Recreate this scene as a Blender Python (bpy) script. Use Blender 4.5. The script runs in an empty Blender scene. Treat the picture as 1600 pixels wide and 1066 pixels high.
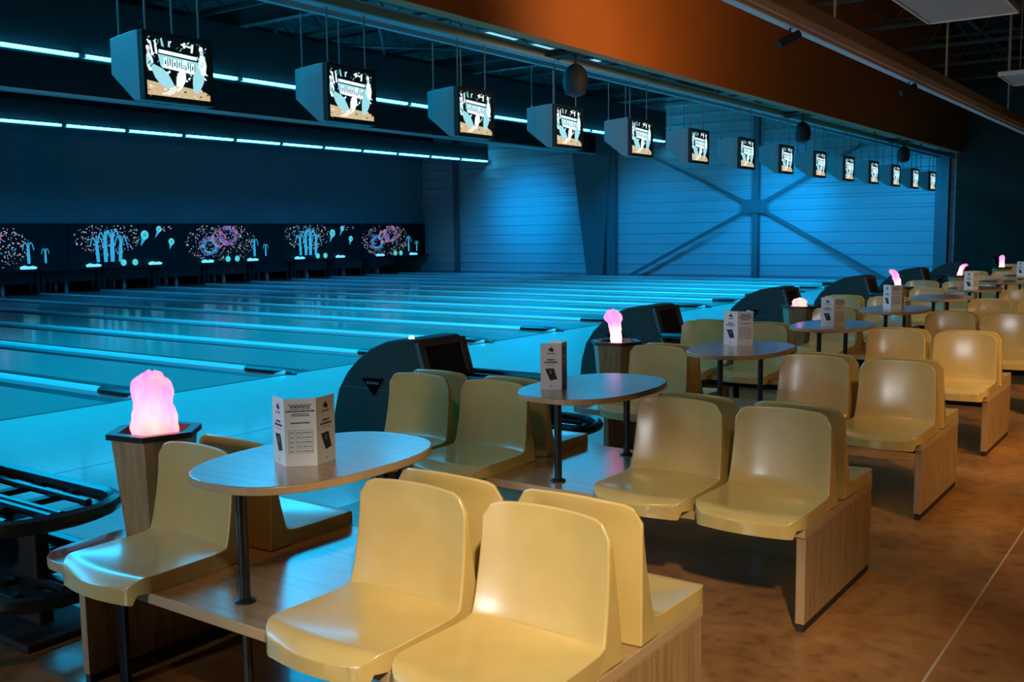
import bpy, bmesh, math, random
from mathutils import Vector, Matrix
random.seed(7)
SC = bpy.context.scene
COL = SC.collection
PI = math.pi
TUBE = 15
S = math.sin
K = math.cos
PB = 1.6765            # spacing of the benches
B0 = -0.6124           # centre line of the nearest bench
ZB = 0.384             # bench board height
PL = 1.72              # lane spacing
XF = -6.7156           # foul line
XM = -23.65            # masking units above the pins
YW = 26.54             # far side wall
ORD = ['nearest', 'second', 'third', 'fourth', 'fifth', 'sixth', 'seventh', 'eighth', 'ninth', 'tenth', 'eleventh', 'twelfth', 'thirteenth', 'fourteenth', 'fifteenth', 'sixteenth']

# ------------------------------------------------------------------ materials
def rgb(c):
    return (c[0], c[1], c[2], 1.0)

def mat(name, base, rough=0.5, metal=0.0, coat=0.0, coat_rough=0.1, ior=1.5, emit=None, estr=0.0):
    m = bpy.data.materials.new(name)
    m.use_nodes = True
    b = m.node_tree.nodes['Principled BSDF']
    b.inputs['Base Color'].default_value = rgb(base)
    b.inputs['Roughness'].default_value = rough
    b.inputs['Metallic'].default_value = metal
    b.inputs['Coat Weight'].default_value = coat
    b.inputs['Coat Roughness'].default_value = coat_rough
    b.inputs['IOR'].default_value = ior
    if emit:
        b.inputs['Emission Color'].default_value = rgb(emit)
        b.inputs['Emission Strength'].default_value = estr
    return m

def ramp(nt, stops):
    r = nt.nodes.new('ShaderNodeValToRGB')
    e = r.color_ramp.elements
    while len(e) < len(stops):
        e.new(0.5)
    for q, (p, c) in zip(e, stops):
        q.position = p
        q.color = rgb(c)
    return r

def noisy(m, stops, scale=(1, 1, 1), nscale=5.0, detail=4.0, bump=0.0, coords='Object', rough=None, distort=0.0):
    nt = m.node_tree
    b = nt.nodes['Principled BSDF']
    tc = nt.nodes.new('ShaderNodeTexCoord')
    mp = nt.nodes.new('ShaderNodeMapping')
    mp.inputs['Scale'].default_value = scale
    n = nt.nodes.new('ShaderNodeTexNoise')
    n.inputs['Scale'].default_value = nscale
    n.inputs['Detail'].default_value = detail
    n.inputs['Distortion'].default_value = distort
    nt.links.new(tc.outputs[coords], mp.inputs['Vector'])
    nt.links.new(mp.outputs['Vector'], n.inputs['Vector'])
    r = ramp(nt, stops)
    nt.links.new(n.outputs['Fac'], r.inputs['Fac'])
    nt.links.new(r.outputs['Color'], b.inputs['Base Color'])
    if bump:
        bp = nt.nodes.new('ShaderNodeBump')
        bp.inputs['Strength'].default_value = bump
        bp.inputs['Distance'].default_value = 0.01
        nt.links.new(n.outputs['Fac'], bp.inputs['Height'])
        nt.links.new(bp.outputs['Normal'], b.inputs['Normal'])
    if rough:
        mr = nt.nodes.new('ShaderNodeMapRange')
        mr.inputs['To Min'].default_value = rough[0]
        mr.inputs['To Max'].default_value = rough[1]
        nt.links.new(n.outputs['Fac'], mr.inputs['Value'])
        nt.links.new(mr.outputs['Result'], b.inputs['Roughness'])
    return m

M = {}
M['plastic'] = noisy(mat('chair_plastic', (.5, .36, .13), .3, coat=.8, coat_rough=.16), [(.3, (.58, .41, .135)), (.7, (.64, .46, .165))], nscale=9, detail=3)
M['laminate'] = noisy(mat('beech_laminate', (.4, .26, .14), .30, coat=1.0, coat_rough=.22, ior=1.5), [(.35, (.30, .175, .085)), (.55, (.37, .225, .115)), (.75, (.42, .26, .14))], scale=(1.2, 14, 14), nscale=3, detail=5)
M['laminate_v'] = noisy(mat('beech_panel', (.4, .26, .14), .38, coat=.3, coat_rough=.25), [(.35, (.30, .18, .08)), (.55, (.40, .25, .12)), (.75, (.46, .29, .15))], scale=(14, 14, 1.0), nscale=3, detail=5)
M['edge'] = mat('beech_edge_band', (.50, .34, .18), .35)
M['black'] = mat('black_painted_steel', (.012, .012, .014), .3)
M['blackmatt'] = mat('black_matt', (.01, .01, .012), .7)
M['plinth'] = mat('dark_plinth', (.02, .016, .014), .6)
M['steel'] = mat('galvanised_steel', (.45, .45, .47), .35, metal=.9)
M['approach'] = noisy(mat('approach_planks', (.6, .62, .62), .28, coat=.6, coat_rough=.1), [(.3, (.55, .55, .50)), (.7, (.64, .63, .58))], scale=(.6, 9, 1), nscale=2.5, detail=4)
M['lane'] = noisy(mat('lane_boards', (.5, .5, .5), .3, coat=.7, coat_rough=.10), [(.3, (.24, .235, .22)), (.7, (.32, .31, .28))], scale=(.5, 12, 1), nscale=3, detail=4)
M['gutter'] = mat('gutter_grey', (.02, .022, .025), .5)
M['cap'] = mat('divider_cap', (.75, .76, .77), .3, coat=.5)
M['hood'] = noisy(mat('hood_grey_plastic', (.05, .055, .06), .75, ior=1.25), [(.3, (.046, .045, .040)), (.7, (.055, .054, .048))], nscale=30, bump=.1)
M['hoodrim'] = mat('hood_rim_grey', (.09, .09, .09), .45)
M['wallpaint'] = mat('cladding_white_paint', (.62, .64, .66), .32)
M['paintsteel'] = mat('frame_steel_paint', (.20, .215, .23), .4)
M['dark_wall'] = noisy(mat('dark_teal_wall', (.05, .07, .07), .8), [(.3, (.022, .034, .03)), (.7, (.03, .045, .04))], nscale=3)
M['navy'] = noisy(mat('dark_baffle', (.03, .04, .05), .7), [(.3, (.22, .26, .28)), (.7, (.25, .29, .32))], nscale=2)
M['baffle'] = mat('black_baffle', (.010, .013, .016), .8)
M['ceiling'] = mat('ceiling_deck', (.20, .21, .22), .4)
M['joist'] = mat('joist_dark', (.05, .055, .06), .5)
M['joist_warm'] = mat('joist_brown_primer', (.06, .045, .03), .6)
M['joistlite'] = mat('rod_grey', (.12, .13, .14), .5)
M['badge'] = mat('badge_black', (.004, .004, .005), .9, ior=1.02)
M['beam'] = mat('beam_paint', (.35, .34, .40), .4)
M['orange'] = noisy(mat('orange_bulkhead', (.6, .12, .01), .6), [(.3, (.50, .125, .012)), (.7, (.56, .145, .018))], nscale=1.5)
M['tray'] = mat('tray_white', (.82, .70, .64), .4)
M['traywood'] = mat('tray_tan', (.42, .30, .16), .5)
M['tvshell'] = mat('monitor_shell', (.20, .21, .22), .4)
M['tube'] = mat('fluorescent_tube', (.6, .8, 1), .4, emit=(.045, .56, 1.0), estr=TUBE)
M['fixture'] = mat('tube_fixture', (.5, .55, .6), .5)
M['paper'] = mat('card_paper', (.90, .91, .93), .45)
M['ink'] = mat('card_ink', (.03, .03, .04), .5)
M['inkgrey'] = mat('card_grey_ink', (.22, .22, .25), .5)
M['crack'] = mat('floor_joint', (.42, .34, .26), .6)
M['strip'] = mat('pale_strip', (.85, .86, .88), .25, metal=.6)
M['ceilpanel'] = mat('hung_panel', (.55, .46, .40), .6)
M['bolt'] = mat('bolt_metal', (.7, .7, .7), .3, metal=1)
M['redled'] = mat('red_led', (.5, .02, .02), .4, emit=(1, .05, .04), estr=.5)
M['hoodlamp'] = mat('hood_lamp', (.9, .9, .9), .3, emit=(1, .95, .9), estr=5)
M['ball'] = mat('black_ball', (.01, .01, .012), .08, coat=1, coat_rough=.03)
M['liner'] = mat('lamp_liner', (.35, .03, .02), .5)

def emis(name, c, s):
    return mat(name, tuple(x * .3 for x in c), .6, emit=c, estr=s)

E_ = {
    'w': emis('screen_white', (.75, .95, 1), 1.3), 'c': emis('screen_cyan', (.36, .78, .88), .95), 'd': emis('screen_teal', (.05, .25, .32), .7),
    'k': emis('screen_black', (.002, .006, .01), .5), 't': emis('screen_tan', (.80, .60, .36), .8), 'p': emis('screen_cream', (.95, .90, .78), .95),
    'b': emis('screen_blue', (.12, .40, .62), .7),
    'fb': emis('mural_cyan', (.04, .50, .85), .75), 'fg': emis('mural_aqua', (.10, .75, .80), .8), 'fp': emis('mural_pink', (.70, .30, .65), .5),
    'fw': emis('mural_dots', (.60, .64, .70), .65), 'fv': emis('mural_violet', (.20, .26, .80), .45), 'fo': emis('mural_peach', (.75, .40, .32), .5),
    'sg': emis('lit_sign', (.15, .70, .95), 1.2)}

# concrete floor: brown stained, mottled, glossy
m = mat('stained_concrete', (.3, .17, .09), .35, coat=.35, coat_rough=.15)
nt = m.node_tree
b = nt.nodes['Principled BSDF']
tc = nt.nodes.new('ShaderNodeTexCoord')
n1 = nt.nodes.new('ShaderNodeTexNoise'); n1.inputs['Scale'].default_value = 1.1; n1.inputs['Detail'].default_value = 10; n1.inputs['Roughness'].default_value = .68
n2 = nt.nodes.new('ShaderNodeTexNoise'); n2.inputs['Scale'].default_value = 13; n2.inputs['Detail'].default_value = 8
nt.links.new(tc.outputs['Object'], n1.inputs['Vector']); nt.links.new(tc.outputs['Object'], n2.inputs['Vector'])
r1 = ramp(nt, [(.30, (.13, .045, .013)), (.44, (.29, .12, .036)), (.58, (.42, .195, .062)), (.74, (.52, .28, .11))])
nt.links.new(n1.outputs['Fac'], r1.inputs['Fac'])
r2 = ramp(nt, [(.30, (.50, .45, .42)), (.50, (1, 1, 1))])
nt.links.new(n2.outputs['Fac'], r2.inputs['Fac'])
mx = nt.nodes.new('ShaderNodeMix'); mx.data_type = 'RGBA'; mx.blend_type = 'MULTIPLY'; mx.inputs[0].default_value = .7
nt.links.new(r1.outputs['Color'], mx.inputs[6]); nt.links.new(r2.outputs['Color'], mx.inputs[7])
nt.links.new(mx.outputs[2], b.inputs['Base Color'])
mr = nt.nodes.new('ShaderNodeMapRange'); mr.inputs['From Min'].default_value = .3; mr.inputs['From Max'].default_value = .7; mr.inputs['To Min'].default_value = .22; mr.inputs['To Max'].default_value = .5
nt.links.new(n1.outputs['Fac'], mr.inputs['Value']); nt.links.new(mr.outputs['Result'], b.inputs['Roughness'])
bp = nt.nodes.new('ShaderNodeBump'); bp.inputs['Strength'].default_value = .12; bp.inputs['Distance'].default_value = .02
nt.links.new(n2.outputs['Fac'], bp.inputs['Height']); nt.links.new(bp.outputs['Normal'], b.inputs['Normal'])
M['concrete'] = m

# silk flame cloth: thin lit fabric
def flame_mat(name, col, s):
    m = bpy.data.materials.new(name)
    m.use_nodes = True
    nt = m.node_tree
    nt.nodes.clear()
    o = nt.nodes.new('ShaderNodeOutputMaterial')
    tr = nt.nodes.new('ShaderNodeBsdfTranslucent'); tr.inputs['Color'].default_value = (.95, .75, .82, 1)
    df = nt.nodes.new('ShaderNodeBsdfDiffuse'); df.inputs['Color'].default_value = (.9, .7, .78, 1)
    em = nt.nodes.new('ShaderNodeEmission'); em.inputs['Strength'].default_value = s
    tcn = nt.nodes.new('ShaderNodeTexCoord'); ns = nt.nodes.new('ShaderNodeTexNoise'); ns.inputs['Scale'].default_value = 8; ns.inputs['Detail'].default_value = 5
    mpn = nt.nodes.new('ShaderNodeMapping'); mpn.inputs['Scale'].default_value = (1.6, 1.6, .6)
    nt.links.new(tcn.outputs['Object'], mpn.inputs['Vector']); nt.links.new(mpn.outputs['Vector'], ns.inputs['Vector'])
    rp = ramp(nt, [(.36, (.80, .10, .62)), (.5, col), (.66, (1.0, .60, .38))])
    nt.links.new(ns.outputs['Fac'], rp.inputs['Fac']); nt.links.new(rp.outputs['Color'], em.inputs['Color'])
    m1 = nt.nodes.new('ShaderNodeMixShader'); m1.inputs[0].default_value = .5
    ad = nt.nodes.new('ShaderNodeAddShader')
    nt.links.new(tr.outputs[0], m1.inputs[1]); nt.links.new(df.outputs[0], m1.inputs[2])
    nt.links.new(m1.outputs[0], ad.inputs[0]); nt.links.new(em.outputs[0], ad.inputs[1])
    nt.links.new(ad.outputs[0], o.inputs['Surface'])
    return m
M['silk'] = flame_mat('lit_silk', (1.0, .34, .52), .62)

# ------------------------------------------------------------------ helpers
def tag(o, label=None, cat=None, group=None, kind=None):
    if label: o['label'] = label
    if cat: o['category'] = cat
    if group: o['group'] = group
    if kind: o['kind'] = kind
    return o

def empty(name, loc=(0, 0, 0), rz=0.0, **kw):
    o = bpy.data.objects.new(name, None)
    COL.objects.link(o)
    o.location = loc
    o.rotation_euler = (0, 0, rz)
    o.empty_display_size = .05
    return tag(o, **kw)

def build(name, bm, mats, parent=None, smooth=False, bevel=0.0, segs=2, loc=None, angle=.6, **kw):
    if not isinstance(mats, (list, tuple)):
        mats = [mats]
    me = bpy.data.meshes.new(name)
    bmesh.ops.recalc_face_normals(bm, faces=bm.faces)
    if smooth:
        for f in bm.faces:
            f.smooth = True
    bm.to_mesh(me)
    bm.free()
    for q in mats:
        me.materials.append(q)
    if smooth:
        me.set_sharp_from_angle(angle=angle)
    o = bpy.data.objects.new(name, me)
    COL.objects.link(o)
    if parent: o.parent = parent
    if loc: o.location = loc
    if bevel:
        mo = o.modifiers.new('bevel', 'BEVEL')
        mo.width = bevel; mo.segments = segs; mo.limit_method = 'ANGLE'; mo.angle_limit = .6
        if smooth: mo.harden_normals = True
    return tag(o, **kw)

def BM():
    return bmesh.new()

def box(bm, x0, x1, y0, y1, z0, z1, mi=0):
    v = [bm.verts.new(p) for p in ((x0, y0, z0), (x1, y0, z0), (x1, y1, z0), (x0, y1, z0), (x0, y0, z1), (x1, y0, z1), (x1, y1, z1), (x0, y1, z1))]
    for q in ((0, 3, 2, 1), (4, 5, 6, 7), (0, 1, 5, 4), (1, 2, 6, 5), (2, 3, 7, 6), (3, 0, 4, 7)):
        bm.faces.new([v[i] for i in q]).material_index = mi
    return bm

def prism(bm, pts, z0, z1, axis='z', mi=0, top_mi=None):
    """extrude a polygon: pts are the two other coordinates"""
    def P(a, b, h):
        return {'z': (a, b, h), 'y': (a, h, b), 'x': (h, a, b)}[axis]
    lo = [bm.verts.new(P(a, b, z0)) for a, b in pts]
    hi = [bm.verts.new(P(a, b, z1)) for a, b in pts]
    n = len(pts)
    bm.faces.new(lo[::-1]).material_index = mi
    bm.faces.new(hi).material_index = mi if top_mi is None else top_mi
    for i in range(n):
        bm.faces.new((lo[i], lo[(i + 1) % n], hi[(i + 1) % n], hi[i])).material_index = mi
    return bm

def tube(bm, pts, r, n=10, closed=False, mi=0):
    pts = [Vector(p) for p in pts]
    rings = []
    N = len(pts)
    up0 = None
    for i, p in enumerate(pts):
        a = pts[i - 1] if (i > 0 or closed) else p
        c = pts[(i + 1) % N] if (i < N - 1 or closed) else p
        t = (c - a).normalized()
        ref = Vector((0, 0, 1)) if abs(t.z) < .95 else Vector((1, 0, 0))
        if up0 is not None and abs(t.dot(up0)) < .95: ref = up0
        u = (ref - t * ref.dot(t)).normalized()
        up0 = u
        w = t.cross(u)
        rings.append([bm.verts.new(p + (u * K(2 * PI * k / n) + w * S(2 * PI * k / n)) * r) for k in range(n)])
    m_ = N if closed else N - 1
    for i in range(m_):
        A, B = rings[i], rings[(i + 1) % N]
        for k in range(n):
            bm.faces.new((A[k], A[(k + 1) % n], B[(k + 1) % n], B[k])).material_index = mi
    if not closed:
        bm.faces.new(rings[0][::-1]).material_index = mi
        bm.faces.new(rings[-1]).material_index = mi
    return bm

def lathe(bm, prof, c=(0, 0, 0), n=16, mi=0, caps=True):
    rings = []
    for r, z in prof:
        rings.append([bm.verts.new((c[0] + r * K(2 * PI * k / n), c[1] + r * S(2 * PI * k / n), c[2] + z)) for k in range(n)])
    for A, B in zip(rings, rings[1:]):
        for k in range(n):
            bm.faces.new((A[k], A[(k + 1) % n], B[(k + 1) % n], B[k])).material_index = mi
    if caps:
        bm.faces.new(rings[0][::-1]).material_index = mi
        bm.faces.new(rings[-1]).material_index = mi
    return bm

def copy_tree(o, parent=None):
    c = o.copy()
    COL.objects.link(c)
    c.parent = parent
    for ch in list(o.children):
        copy_tree(ch, c)
    return c

def kids(o, base):
    return [c for c in o.children if c.name.split('.')[0] == base]

# ------------------------------------------------------------------ room shell
XR = 6.5               # aisle side wall
YN = -7.0              # end behind the camera
bm = box(BM(), -2.6, XR, YN, 24.4, -.12, 0)
build('floor', bm, M['concrete'], kind='structure')
bm = BM(); prism(bm, [(.437, -4), (.447, -4), (.449, 3), (.442, 9), (.446, 24.2), (.437, 24.2), (.434, 9), (.441, 3)], .0, .0012)
build('floor_joint', bm, M['crack'], kind='structure')
bm = box(BM(), XF, -2.6, -6, YW, -.12, 0)
build('approach_floor', bm, M['approach'], kind='structure')
bm = box(BM(), -4.628, -4.616, -6, YW, 0, .002)  # thin pale strip running along the approach
build('approach_pale_strip', bm, M['strip'], kind='structure')
bm = box(BM(), XF - 18.3, XF, -6, YW, -.2, -.13)
build('lane_bed', bm, M['gutter'], kind='structure')

# corrugated far side wall (ribs run along x)
def cladding(bm, x0, x1, y, z0, z1, pitch=.333):
    prof = []
    z = z0
    while z < z1:
        prof += [(y, z), (y, z + pitch * .62), (y - .028, z + pitch * .72), (y - .028, z + pitch * .9), ]
        z += pitch
    prof.append((y, z))
    a = [bm.verts.new((x0, p, q)) for p, q in prof]
    c = [bm.verts.new((x1, p, q)) for p, q in prof]
    for i in range(len(prof) - 1):
        bm.faces.new((a[i], c[i], c[i + 1], a[i + 1]))
bm = BM(); cladding(bm, -25.2, -4.25, YW, -.2, 6.6)
box(bm, -25.2, -4.25, YW + .02, YW + .15, -.2, 6.6)
build('wall_far', bm, M['wallpaint'], kind='structure')
bm = box(BM(), -4.3, XR, 24.25, 24.4, 0, 6.0)
box(bm, -4.4, -4.28, 24.3, YW, 0, 6.0)
build('wall_far_aisle', bm, M['dark_wall'], kind='structure')
bm = box(BM(), XR, XR + .12, YN, 24.4, 0, 6.0)
build('wall_right', bm, M['dark_wall'], kind='structure')
bm = box(BM(), -25.3, XR, YN - .12, YN, -.2, 6.6)
build('wall_near', bm, M['dark_wall'], kind='structure')
bm = box(BM(), -25.3, -25.15, YN, YW, -.2, 6.6)
build('wall_left', bm, M['baffle'], kind='structure')

# ceiling: trapezoid deck, ribs along y over the lanes
bm = BM()
prof = []
x = -25.2
while x < -4.3:
    prof += [(x, 5.9), (x + .14, 5.9), (x + .17, 5.97), (x + .25, 5.97)]
    x += .28
for (xa, za), (xb, zb_) in zip(prof, prof[1:]):
    bm.faces.new([bm.verts.new(p) for p in ((xa, YN, za), (xb, YN, zb_), (xb, YW, zb_), (xa, YW, za))])
bmesh.ops.remove_doubles(bm, verts=bm.verts, dist=.001)
build('ceiling', bm, M['ceiling'], kind='structure')
bm = box(BM(), -4.4, XR, YN, YW, 5.9, 6.0)
build('ceiling_aisle', bm, M['joist_warm'], kind='structure')
# lattice joists run along x, carrying the deck
def joist(y, x0, x1, z0, z1, step, m_, name='ceiling_joist'):
    bm = BM()
    box(bm, x0, x1, y - .03, y + .03, z1 - .05, z1)
    box(bm, x0, x1, y - .03, y + .03, z0, z0 + .05)
    x = x0; up = True
    while x + step < x1:
        a, c = (z0, z1) if up else (z1, z0)
        tube(bm, [(x, y, a), (x + step, y, c)], .014, 5)
        x += step; up = not up
    build(name, bm, m_, kind='structure')
for i in range(11):
    joist(2.0 + i * 2.35, -16.0 if i else -16.0, -4.5, 5.35, 5.86, .45, M['joist'])
for i in range(11):
    joist(.5 + i * 2.35, -4.3, XR, 4.7, 5.3, .4, M['joist_warm'])
for x in (-3.0, -.6, 1.8, 4.2):
    bm = box(BM(), x - .05, x + .05, YN, 24.2, 5.3, 5.45)
    build('ceiling_purlin', bm, M['joist_warm'], kind='structure')
# big portal rafters over the lanes, seen slanting under the deck
for y in (9.6, 16.5, 23.4):
    bm = BM()
    box(bm, -16.2, -4.6, y - .09, y + .09, 5.2, 5.22); box(bm, -16.2, -4.6, y - .09, y + .09, 5.6, 5.62); box(bm, -16.2, -4.6, y - .01, y + .01, 5.22, 5.6)
    build('roof_rafter', bm, M['joist'], kind='structure')
for a, c in (((-16, 9.8), (-10.5, 16.2)), ((-10.5, 9.8), (-16, 16.2)), ((-10.5, 9.8), (-5, 16.2)), ((-5, 9.8), (-10.5, 16.2))):
    bm = tube(BM(), [(a[0], a[1], 5.3), (c[0], c[1], 5.3)], .035, 6)
    build('roof_brace', bm, M['joist'], kind='structure')
bm = BM()                                   # ventilation duct under the deck, left
tube(bm, [(-15.4, 2, 4.95), (-15.4, 8, 4.95), (-15.4, 12.5, 4.95)], .2, 16)
for q in (3, 6, 8, 12):
    box(bm, -15.45, -15.35, q, q + .05, 5.1, 5.895)
build('ventilation_duct', bm, M['ceiling'], smooth=True, label='round grey air duct below the ceiling beyond the first monitor', cat='duct')

# orange bulkhead
bm = box(BM(), -4.4, -4.25, -5, 24.25, 3.28, 5.9)
build('orange_bulkhead', bm, M['orange'], kind='structure')

# steel beam carrying the monitors
bm = BM()
for x0 in (-4.95,):
    box(bm, x0 - .06, x0 + .06, -5, YW, 3.30, 3.315); box(bm, x0 - .06, x0 + .06, -5, YW, 3.385, 3.40); box(bm, x0 - .008, x0 + .008, -5, YW, 3.315, 3.385)
build('monitor_rail', bm, M['beam'], kind='structure')
bm = BM()
box(bm, -5.32, -5.26, -5, YW, 3.33, 3.39)
build('monitor_rail', bm, M['beam'], kind='structure')
# hangers of the rails
for y in range(-1, 26, 4):
    bm = tube(BM(), [(-4.95, y, 3.4), (-4.95, y, 5.9)], .02, 6)
    build('rail_hanger', bm, M['joist'], kind='structure')

# baffle with a pale lower lip, and the dark wall above the pins
bm = box(BM(), -16.12, -16.0, -4, YW - .05, 4.03, 5.9)
build('wall_baffle', bm, M['baffle'], kind='structure')
bm = BM(); prism(bm, [(-16.13, 3.97), (-15.97, 3.975), (-15.97, 4.03), (-16.13, 4.03)], -4, 26.4, axis='y')
build('trim_1', bm, M['cap'], kind='structure')
bm = box(BM(), -24.0, -23.75, -4, 26.48, 1.82, 5.9)
build('wall_back', bm, M['navy'], kind='structure')
bm = box(BM(), -23.4, -23.2, -4, YW - .02, 4.5, 5.9)
build('wall_baffle', bm, M['baffle'], kind='structure')

# portal frame on the far wall
def column(pts, name='wall_column'):
    bm = BM()
    prism(bm, pts, YW - .30, YW - .03, axis='y')
    return build(name, bm, M['paintsteel'], kind='structure')
column([(-16.35, -.13), (-15.75, -.13), (-15.45, 4.0), (-15.40, 5.6), (-17.0, 5.6), (-16.9, 4.0)])
bm = box(BM(), -15.6, -15.3, YW - .26, YW - .03, -.13, 5.8)
build('wall_column', bm, M['paintsteel'], kind='structure')
bm = box(BM(), -22.2, -22.0, YW - .14, YW - .03, -.13, 5.8)
build('wall_column', bm, M['paintsteel'], kind='structure')
bm = BM()
box(bm, -5.32, -4.98, YW - .3, YW - .28, 0, 5.8); box(bm, -5.32, -4.98, YW - .05, YW - .03, 0, 5.8); box(bm, -5.16, -5.14, YW - .28, YW - .05, 0, 5.8)
build('wall_column', bm, M['paintsteel'], kind='structure')
bm = BM()
XC = -10.45
box(bm, XC - .09, XC + .09, YW - .26, YW - .245, -.1, 5.8); box(bm, XC - .09, XC + .09, YW - .075, YW - .06, -.1, 5.8); box(bm, XC - .01, XC + .01, YW - .245, YW - .075, -.1, 5.8)
build('wall_column', bm, M['paintsteel'], kind='structure')
yb = YW - .30
br = empty('wall_bracing', (XC, YW - .3, 2.14), label='crossed steel bracing with a square centre plate on the blue wall', cat='bracing', kind='structure')
def brace_arm(x0, z0, x1, z1):
    bm = BM()
    dx, dz = x1 - x0, z1 - z0
    L = math.hypot(dx, dz); nx, nz = -dz / L * .045, dx / L * .045
    pts = [(x0 + nx - XC, z0 + nz - 2.14), (x1 + nx - XC, z1 + nz - 2.14), (x1 - nx - XC, z1 - nz - 2.14), (x0 - nx - XC, z0 - nz - 2.14)]
    prism(bm, pts, -.03, .04, axis='y')
    build('brace_arm', bm, M['paintsteel'], br)
brace_arm(-14.75, -.02, XC - .3, 2.0); brace_arm(-14.3, 4.0, XC - .3, 2.28); brace_arm(XC + .3, 2.28, -7.3, 3.8); brace_arm(XC + .3, 2.0, -6.5, -.02)
bm = BM(); prism(bm, [(-.38, -.12), (-.3, -.2), (.3, -.2), (.38, -.12), (.38, .12), (.3, .2), (-.3, .2), (-.38, .12)], -.05, -.02, axis='y')
box(bm, -.14, .2, -.09, -.05, -.14, .14)
build('centre_plate', bm, M['paintsteel'], br, bevel=.004)

# fluorescent tubes in rows
def tube_row(x, z, y0, y1, n, where, grp):
    L = (y1 - y0) / n
    for i in range(n):
        t = empty('ceiling_tube_light', (x, y0 + (i + .5) * L, z), label='blue fluorescent tube %s, %s counted from the far wall' % (where, ORD[n - 1 - i].replace('nearest', 'first')), cat='light', group=grp)
        bm = tube(BM(), [(0, -L / 2 + .06, 0), (0, L / 2 - .06, 0)], .026, 8)
        build('tube', bm, M['tube'], t, smooth=True)
        bm = box(BM(), -.055, -.03, -L / 2 + .02, L / 2 - .02, -.035, .035)
        box(bm, -.05, .03, -L / 2 + .02, -L / 2 + .06, -.03, .03); box(bm, -.05, .03, L / 2 - .06, L / 2 - .02, -.03, .03)
        build('fixture', bm, M['fixture'], t)
tube_row(-20.6, 4.0, 8.62, 26.45, 11, 'low on the rear row', 'fluorescent tubes of the lower row')
tube_row(-13.5, 4.26, 4.83, 26.35, 14, 'in the upper row before the baffle', 'fluorescent tubes of the upper row')
bm = box(BM(), -20.72, -20.655, 4, 26.5, 3.93, 4.5)
build('tube_rail', bm, M['baffle'], kind='structure')
bm = box(BM(), -13.62, -13.555, -2, 26.5, 4.2, 5.2)
build('tube_rail', bm, M['baffle'], kind='structure')
for x_, y_ in ((-20.69, 5), (-20.69, 15), (-20.69, 25), (-13.59, 3), (-13.59, 15), (-13.59, 25)):
    bm = tube(BM(), [(x_, y_, 4.45), (x_, y_, 5.9)], .02, 6)
    build('rail_hanger', bm, M['joist'], kind='structure')

# ------------------------------------------------------------------ lanes
k0, k1 = -3, 12
Y0 = 4.2946
lane_bm = BM()
def lane_at(k):
    """lane between divider k and k+1"""
    ya = Y0 + k * PL; yc = ya + PL / 2
    t = empty('bowling_lane', (XF, yc, 0), label='polished bowling lane with gutters, %s from the blue wall' % (ORD[11 - k].replace('nearest', 'first') if 11 - k < 16 else 'last'), cat='lane', group='parallel bowling lanes')
    bm = box(BM(), -18.3, 0, -.53, .53, -.12, 0)
    build('lane_surface', bm, M['lane'], t)
    for s in (-1, 1):
        bm = BM()
        n = 6
        pr = [(s * (.53 + .23 * i / n), -.02 - .06 * S(PI * i / n)) for i in range(n + 1)]
        a = [bm.verts.new((-18.3, p, q)) for p, q in pr]; c = [bm.verts.new((0, p, q)) for p, q in pr]
        for i in range(n):
            bm.faces.new((a[i], a[i + 1], c[i + 1], c[i]))
        bm.faces.new([bm.verts.new((0, p, q)) for p, q in pr] + [bm.verts.new((0, s * .53, -.12))])
        build('gutter', bm, M['gutter'], t, smooth=True)
    return t
for k in range(k0, k1):
    lane_at(k)
def divider(k, w=.115):
    y = Y0 + k * PL
    t = empty('lane_divider', (XF, y, 0), label='raised pale divider strip between lanes, %s from the blue wall' % (ORD[12 - k].replace('nearest', 'first') if 12 - k < 16 else 'last'), cat='divider', group='lane dividers')
    bm = BM()
    h = w / 2
    prism(bm, [(-h, -.12), (-h, .01), (-h * .7, .04), (h * .7, .04), (h, .01), (h, -.12)], -18.3, .0, axis='x')
    build('cap_strip', bm, M['cap'], t)
    bm = BM()
    L = .62
    sec = [(-.62, h + .012, .055), (-.25, h + .012, .06), (-.06, h * .8, .055), (.06, h * .45, .035), (.1, .02, .015)]
    rings = []
    for xx, hw, zz in sec:
        rings.append([bm.verts.new(p) for p in ((xx, -hw, -.0), (xx, -hw, zz * .6), (xx, -hw * .6, zz), (xx, hw * .6, zz), (xx, hw, zz * .6), (xx, hw, 0))])
    for A, B in zip(rings, rings[1:]):
        for i in range(5):
            bm.faces.new((A[i], A[i + 1], B[i + 1], B[i]))
    bm.faces.new(rings[0]); bm.faces.new(rings[-1])
    build('end_cap', bm, M['black'], t, smooth=True, label='black pointed end cap')
for k in range(k0 + 1, k1 + 1):
    divider(k)
bm = box(BM(), XF - 18.3, XF, Y0 + k1 * PL + .08, YW - .31, -.13, -.005)
build('service_walkway', bm, M['navy'], kind='structure')
bm = box(BM(), XF - .02, XF + .02, -3, Y0 + k1 * PL, -.0, .0015)
build('foul_line', bm, M['blackmatt'], kind='structure')

# ------------------------------------------------------------------ pin decks and mural panels
def flat(bm, pts, x, mi):
    bm.faces.new([bm.verts.new((x, a, c)) for a, c in pts]).material_index = mi

MURAL = ['fb', 'fg', 'fp', 'fw', 'fv', 'fo']
def strokeq(bm, a, c, w, x, mi):
    dx, dz = c[0] - a[0], c[1] - a[1]
    L = math.hypot(dx, dz) or 1e-6
    nx, nz = -dz / L * w / 2, dx / L * w / 2
    flat(bm, [(a[0] - nx, a[1] - nz), (c[0] - nx, c[1] - nz), (c[0] + nx, c[1] + nz), (a[0] + nx, a[1] + nz)], x, mi)

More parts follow.
